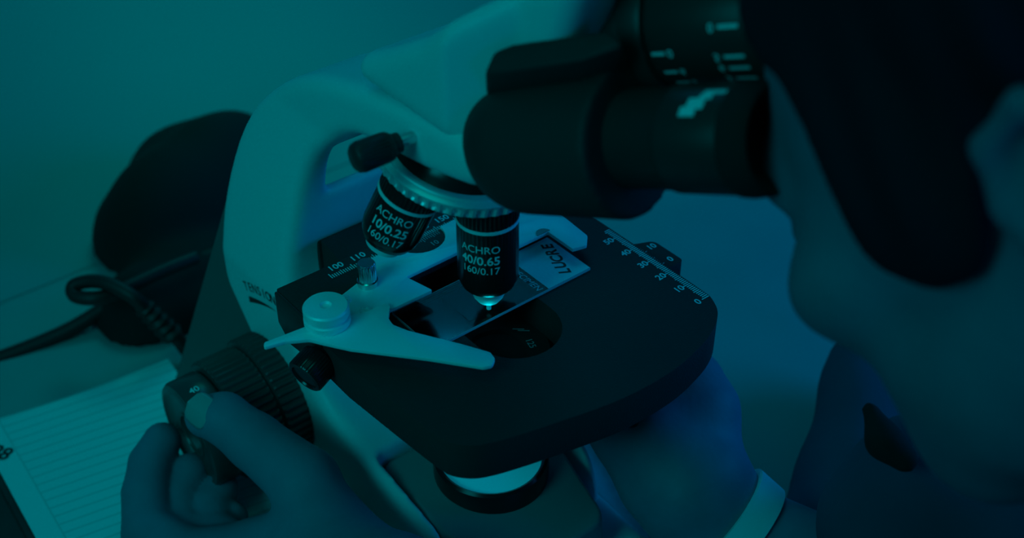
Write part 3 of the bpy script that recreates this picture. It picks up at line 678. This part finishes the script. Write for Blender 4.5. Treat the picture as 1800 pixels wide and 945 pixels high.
# --- right hand holding the far knob, forearm to the right
H2 = []
def h2(a, b_, ra, rb, k_=3.): H2.append(('+', cap(a, b_, ra, rb), k_))
wrist = P(1292, 870, 505); 
h2(P(1540, 1055, 496), P(1285, 928, 505), 24, 20, 4)
h2(P(1285, 928, 505), P(1210, 855, 505), 20, 20, 6)
h2(P(1255, 862, 510), P(1207, 745, 515), 17, 18, 6)
h2(P(1215, 850, 500), P(1150, 770, 505), 21, 19, 12)
h2(P(1262, 975, 503), P(1165, 860, 503), 16, 14, 8)
h2(P(1220, 720, 516), P(1205, 680, 520), 19, 17, 8)
h2(P(1145, 840, 500), P(1092, 768, 505), 13, 11.5, 8)
KR = np.array([82., 102., 41.])
mcp = [P(1215, 690, 522), P(1175, 700, 520), P(1135, 712, 516), P(1100, 728, 512)]
tips = [(72, 75, 62), (66, 72, 50), (64, 70, 36), (66, 74, 24)]
for m_, t_ in zip(mcp, tips):
    t_ = np.array(t_, float); mid = (m_*.5+t_*.5)+np.array([9, -4, 4.])
    h2(m_, mid, 11, 9.4, 4); h2(mid, t_, 9.2, 7.8, 1)
h2(P(1092, 768, 505), P(1055, 735, 515), 11.5, 10, 3); h2(P(1055, 735, 515), P(1045, 700, 535), 10, 8.4, 1)
for a, b_ in (((1150, 700, 503), (1160, 730, 498)), ((1110, 722, 498), (1118, 745, 494)), ((1190, 690, 506), (1200, 712, 502))): H2.append(('-', cap(P(*a), P(*b_), 3.5, 2.0), 5))
for k_ in range(3): H2.append(('-', cap(P(1050+14*k_, 795+16*k_, 489), P(1085+18*k_, 815+8*k_, 483.5), .7, .5), 2.4))
body_parts.append(blob('hand', H2, 1.3))
# --- head and neck
def camv(r, u_, f): v_ = r*RT+u_*UP+f*FW; return v_/np.linalg.norm(v_)
hf = camv(-.52, -.30, .80); hu = camv(-.38, .92, .1); hu = hu-hf*(hu@hf); hu /= np.linalg.norm(hu); hl = np.cross(hu, hf)
SCL = .80; HC = P(1705, 320, 273) - hl*(66*SCL)
RM = np.array([hf, hl, hu])
def hp_(x, y, z): return HC+SCL*(x*hf+y*hl+z*hu)
H3 = []
def he(c_, r, k_=10, op='+'): H3.append((op, ell(hp_(*c_), np.array(r)*SCL, RM), k_))
def hcap(a, b_, ra, rb, k_=8, op='+'): H3.append((op, cap(hp_(*a), hp_(*b_), ra*SCL, rb*SCL), k_))
he((-8, 0, 48), (92, 72, 74), 1); he((42, 0, 0), (52, 62, 84), 18); he((46, 0, -58), (42, 46, 42), 16); he((72, 0, -86), (22, 24, 18), 12)
he((24, 40, -52), (44, 24, 38), 14); he((24, -40, -52), (44, 24, 38), 14); he((58, 20, -74), (26, 22, 24), 12); he((58, -20, -74), (26, 22, 24), 12)
he((66, 44, -14), (26, 20, 20), 12); he((66, -44, -14), (26, 20, 20), 12)
hcap((80, -34, 28), (80, 34, 28), 13, 13, 12)
he((96, 30, 8), (12, 14, 9), 8, '-'); he((96, -30, 8), (12, 14, 9), 8, '-')
he((82, 30, 7), (11, 12, 11), 3); he((82, -30, 7), (11, 12, 11), 3)
hcap((90, 0, 18), (112, 0, -20), 7, 10, 6); he((102, 12, -26), (9, 7, 6), 4); he((102, -12, -26), (9, 7, 6), 4)
he((90, 0, -47), (11, 23, 6), 4); he((89, 0, -56), (11, 20, 7), 4); hcap((104, -22, -51.5), (104, 22, -51.5), 1.4, 1.4, 3, '-')
hcap((-18, 0, -30), (-52, 0, -150), 54, 58, 20)
EX = 23; EZ = -24
for s in (1, -1):      # ears
    pr2 = [(x_-EX, y_, z_+EZ) for x_, y_, z_ in [(6, 72, -28), (2, 76, -10), (8, 78, 14), (4, 82, 30), (-12, 86, 36), (-27, 88, 26), (-29, 86, 6), (-20, 82, -14), (-8, 79, -30), (0, 76, -34)]]
    for a, b_ in zip(pr2[:-1], pr2[1:]): hcap((a[0], s*a[1], a[2]), (b_[0], s*b_[1], b_[2]), 4.2, 4.2, 3)
    he((-10-EX, s*74, 4+EZ), (18, 7, 32), 6); he((-4-EX, s*77, -30+EZ), (9, 6, 11), 4)
    hcap((-14-EX, s*82, 22+EZ), (-20-EX, s*82, -4+EZ), 3.4, 3.2, 4); he((-8-EX, s*84, 6+EZ), (8, 7, 12), 5, '-')
body_parts.append(blob('head', H3, 2.0))
# --- shoulders and upper arms (inside the coat) join head and forearms
Sr = P(1800, 980, 500); Sl = HC-hu*190*SCL-hf*30+hl*165
H4 = []
Nk = hp_(-52, 0, -150)
H4.append(('+', cap(Nk, Nk-hu*60, 50, 60), 1))
H4.append(('+', cap(Nk-hu*60, Sr, 50, 42), 20)); H4.append(('+', cap(Nk-hu*60, Sl, 50, 42), 20))
El = P(1300, 1700, 330); H4.append(('+', cap(Sl, El, 40, 34), 20)); H4.append(('+', cap(El, P(930, 1300, 415), 34, 29), 16))
Er = P(1800, 1210, 452); H4.append(('+', cap(Sr, Er, 38, 32), 16)); H4.append(('+', cap(Er, P(1550, 1060, 497), 30, 26), 12))
body_parts.append(blob('trunk', H4, 4.5))
V = np.concatenate([p[0] for p in body_parts]); off = np.cumsum([0]+[len(p[0]) for p in body_parts[:-1]]); F = np.concatenate([p[1]+o_ for p, o_ in zip(body_parts, off)])
body = link('body', bmesh_of('body', (V, F), 2), SKIN, PE)
# thumb nail
def nail():
    c0 = P(371, 722, 504.6); u_ = P(400, 745, 502)-P(360, 712, 507); u_ /= np.linalg.norm(u_)
    nrm = -FW*.8+UP*.25-RT*.45; nrm -= u_*(nrm@u_); nrm /= np.linalg.norm(nrm); w_ = np.cross(nrm, u_)
    V, F = [], []; a_, b_ = 12, 10
    C_ = P(386, 734, 513.5)
    for i in range(a_+1):
        for j in range(b_+1):
            s_ = (i/a_-.5)*2; t_ = (j/b_-.5)*2
            wd = math.sqrt(max(0, 1-abs(s_)**3.2))
            an = t_*wd*.72
            V.append(C_+u_*(s_*6.4-4.2)+10.75*(nrm*math.cos(an)+w_*math.sin(an)))
    for i in range(a_):
        for j in range(b_): q = i*(b_+1)+j; F.append((q, q+1, q+b_+2, q+b_+1))
    return mesh('thumb_nail', V, F, 180)
nl = link('thumb_nail', nail(), NAIL, PE, label='pale thumb nail'); sd = nl.modifiers.new('thickness', 'SOLIDIFY'); sd.thickness = .0004
# hair
H5 = []
def hr_(c_, r, k_=12, op='+'): H5.append((op, ell(hp_(*c_), np.array(r)*SCL, RM), k_))
hr_((-14, 0, 58), (99, 82, 82), 1); hr_((36, 66, 34), (30, 14, 46), 12); hr_((36, -66, 34), (30, 14, 46), 12)
hr_((16, 68, 6), (22, 10, 32), 10); hr_((16, -68, 6), (22, 10, 32), 10)
hr_((-78, 0, 2), (34, 58, 55), 20)
hr_((104, 0, 20), (86, 125, 110), 6, '-'); hr_((72, 0, -40), (62, 90, 48), 8, '-')
hr_((-33, 86, -24), (22, 22, 36), 6, '-'); hr_((-33, -86, -24), (22, 22, 34), 6, '-')
def strands(G):
    q = (G-HC)@RM.T; return .9*np.sin(q[..., 0]*.42+.05*q[..., 2])*np.sin(q[..., 2]*.03+q[..., 1]*.12)
link('hair', bmesh_of('hair', blob('hair', H5, 2.2, extra=strands), 1), HAIR, PE, label='dark hair over the temple')
# coat
H6 = [('+', cap(Nk-hu*50, Sr, 60, 52), 1), ('+', cap(Nk-hu*60, Sl, 60, 50), 20), ('+', cap(Sl, El, 50, 44), 20), ('+', cap(Sr, Er, 48, 42), 18), ('+', cap(Er, P(1620, 1095, 494), 38, 31), 14),
      ('+', cap(El, P(1000, 1380, 400), 44, 40), 16), ('+', ell(P(1640, 930, 470), (42, 42, 46)), 16), ('+', cap(P(1530, 640, 600), P(1520, 930, 540), 20, 36), 14), ('+', cap(P(1850, 1500, 480), P(1800, 1150, 470), 90, 60), 30)]
def folds(G): return 1.6*np.sin(G[..., 0]*.11+G[..., 2]*.05)*np.sin(G[..., 1]*.06+1)
link('coat', bmesh_of('coat', blob('coat', H6, 4.0, extra=folds), 1), SHIRT, PE, label='grey laboratory coat')
link('neck_gap_shade', bmesh_of('neck_gap_shade', blob('neck_gap_shade', [('+', cap(P(1530, 720, 432), P(1555, 775, 428), 3, 6), 1), ('+', cap(P(1555, 775, 428), P(1590, 805, 426), 6, 5), 4)], 1.6)), BAGM, PE, label='dark shape for the shaded gap at the neck')  # dark shape put in for the shadow at the neck opening
# wristband round the right forearm
wa = P(1345, 905, 509); wd_ = P(1215, 855, 505)-P(1345, 960, 504)
wf = frame(P(1290, 926, 505), wd_)
link('wristband', lathe('wristband', [(21, -6), (24.6, -6), (24.9, 0), (25.2, 6), (21, 6)], wf, 56), BAND, PE, label='pale wristband')
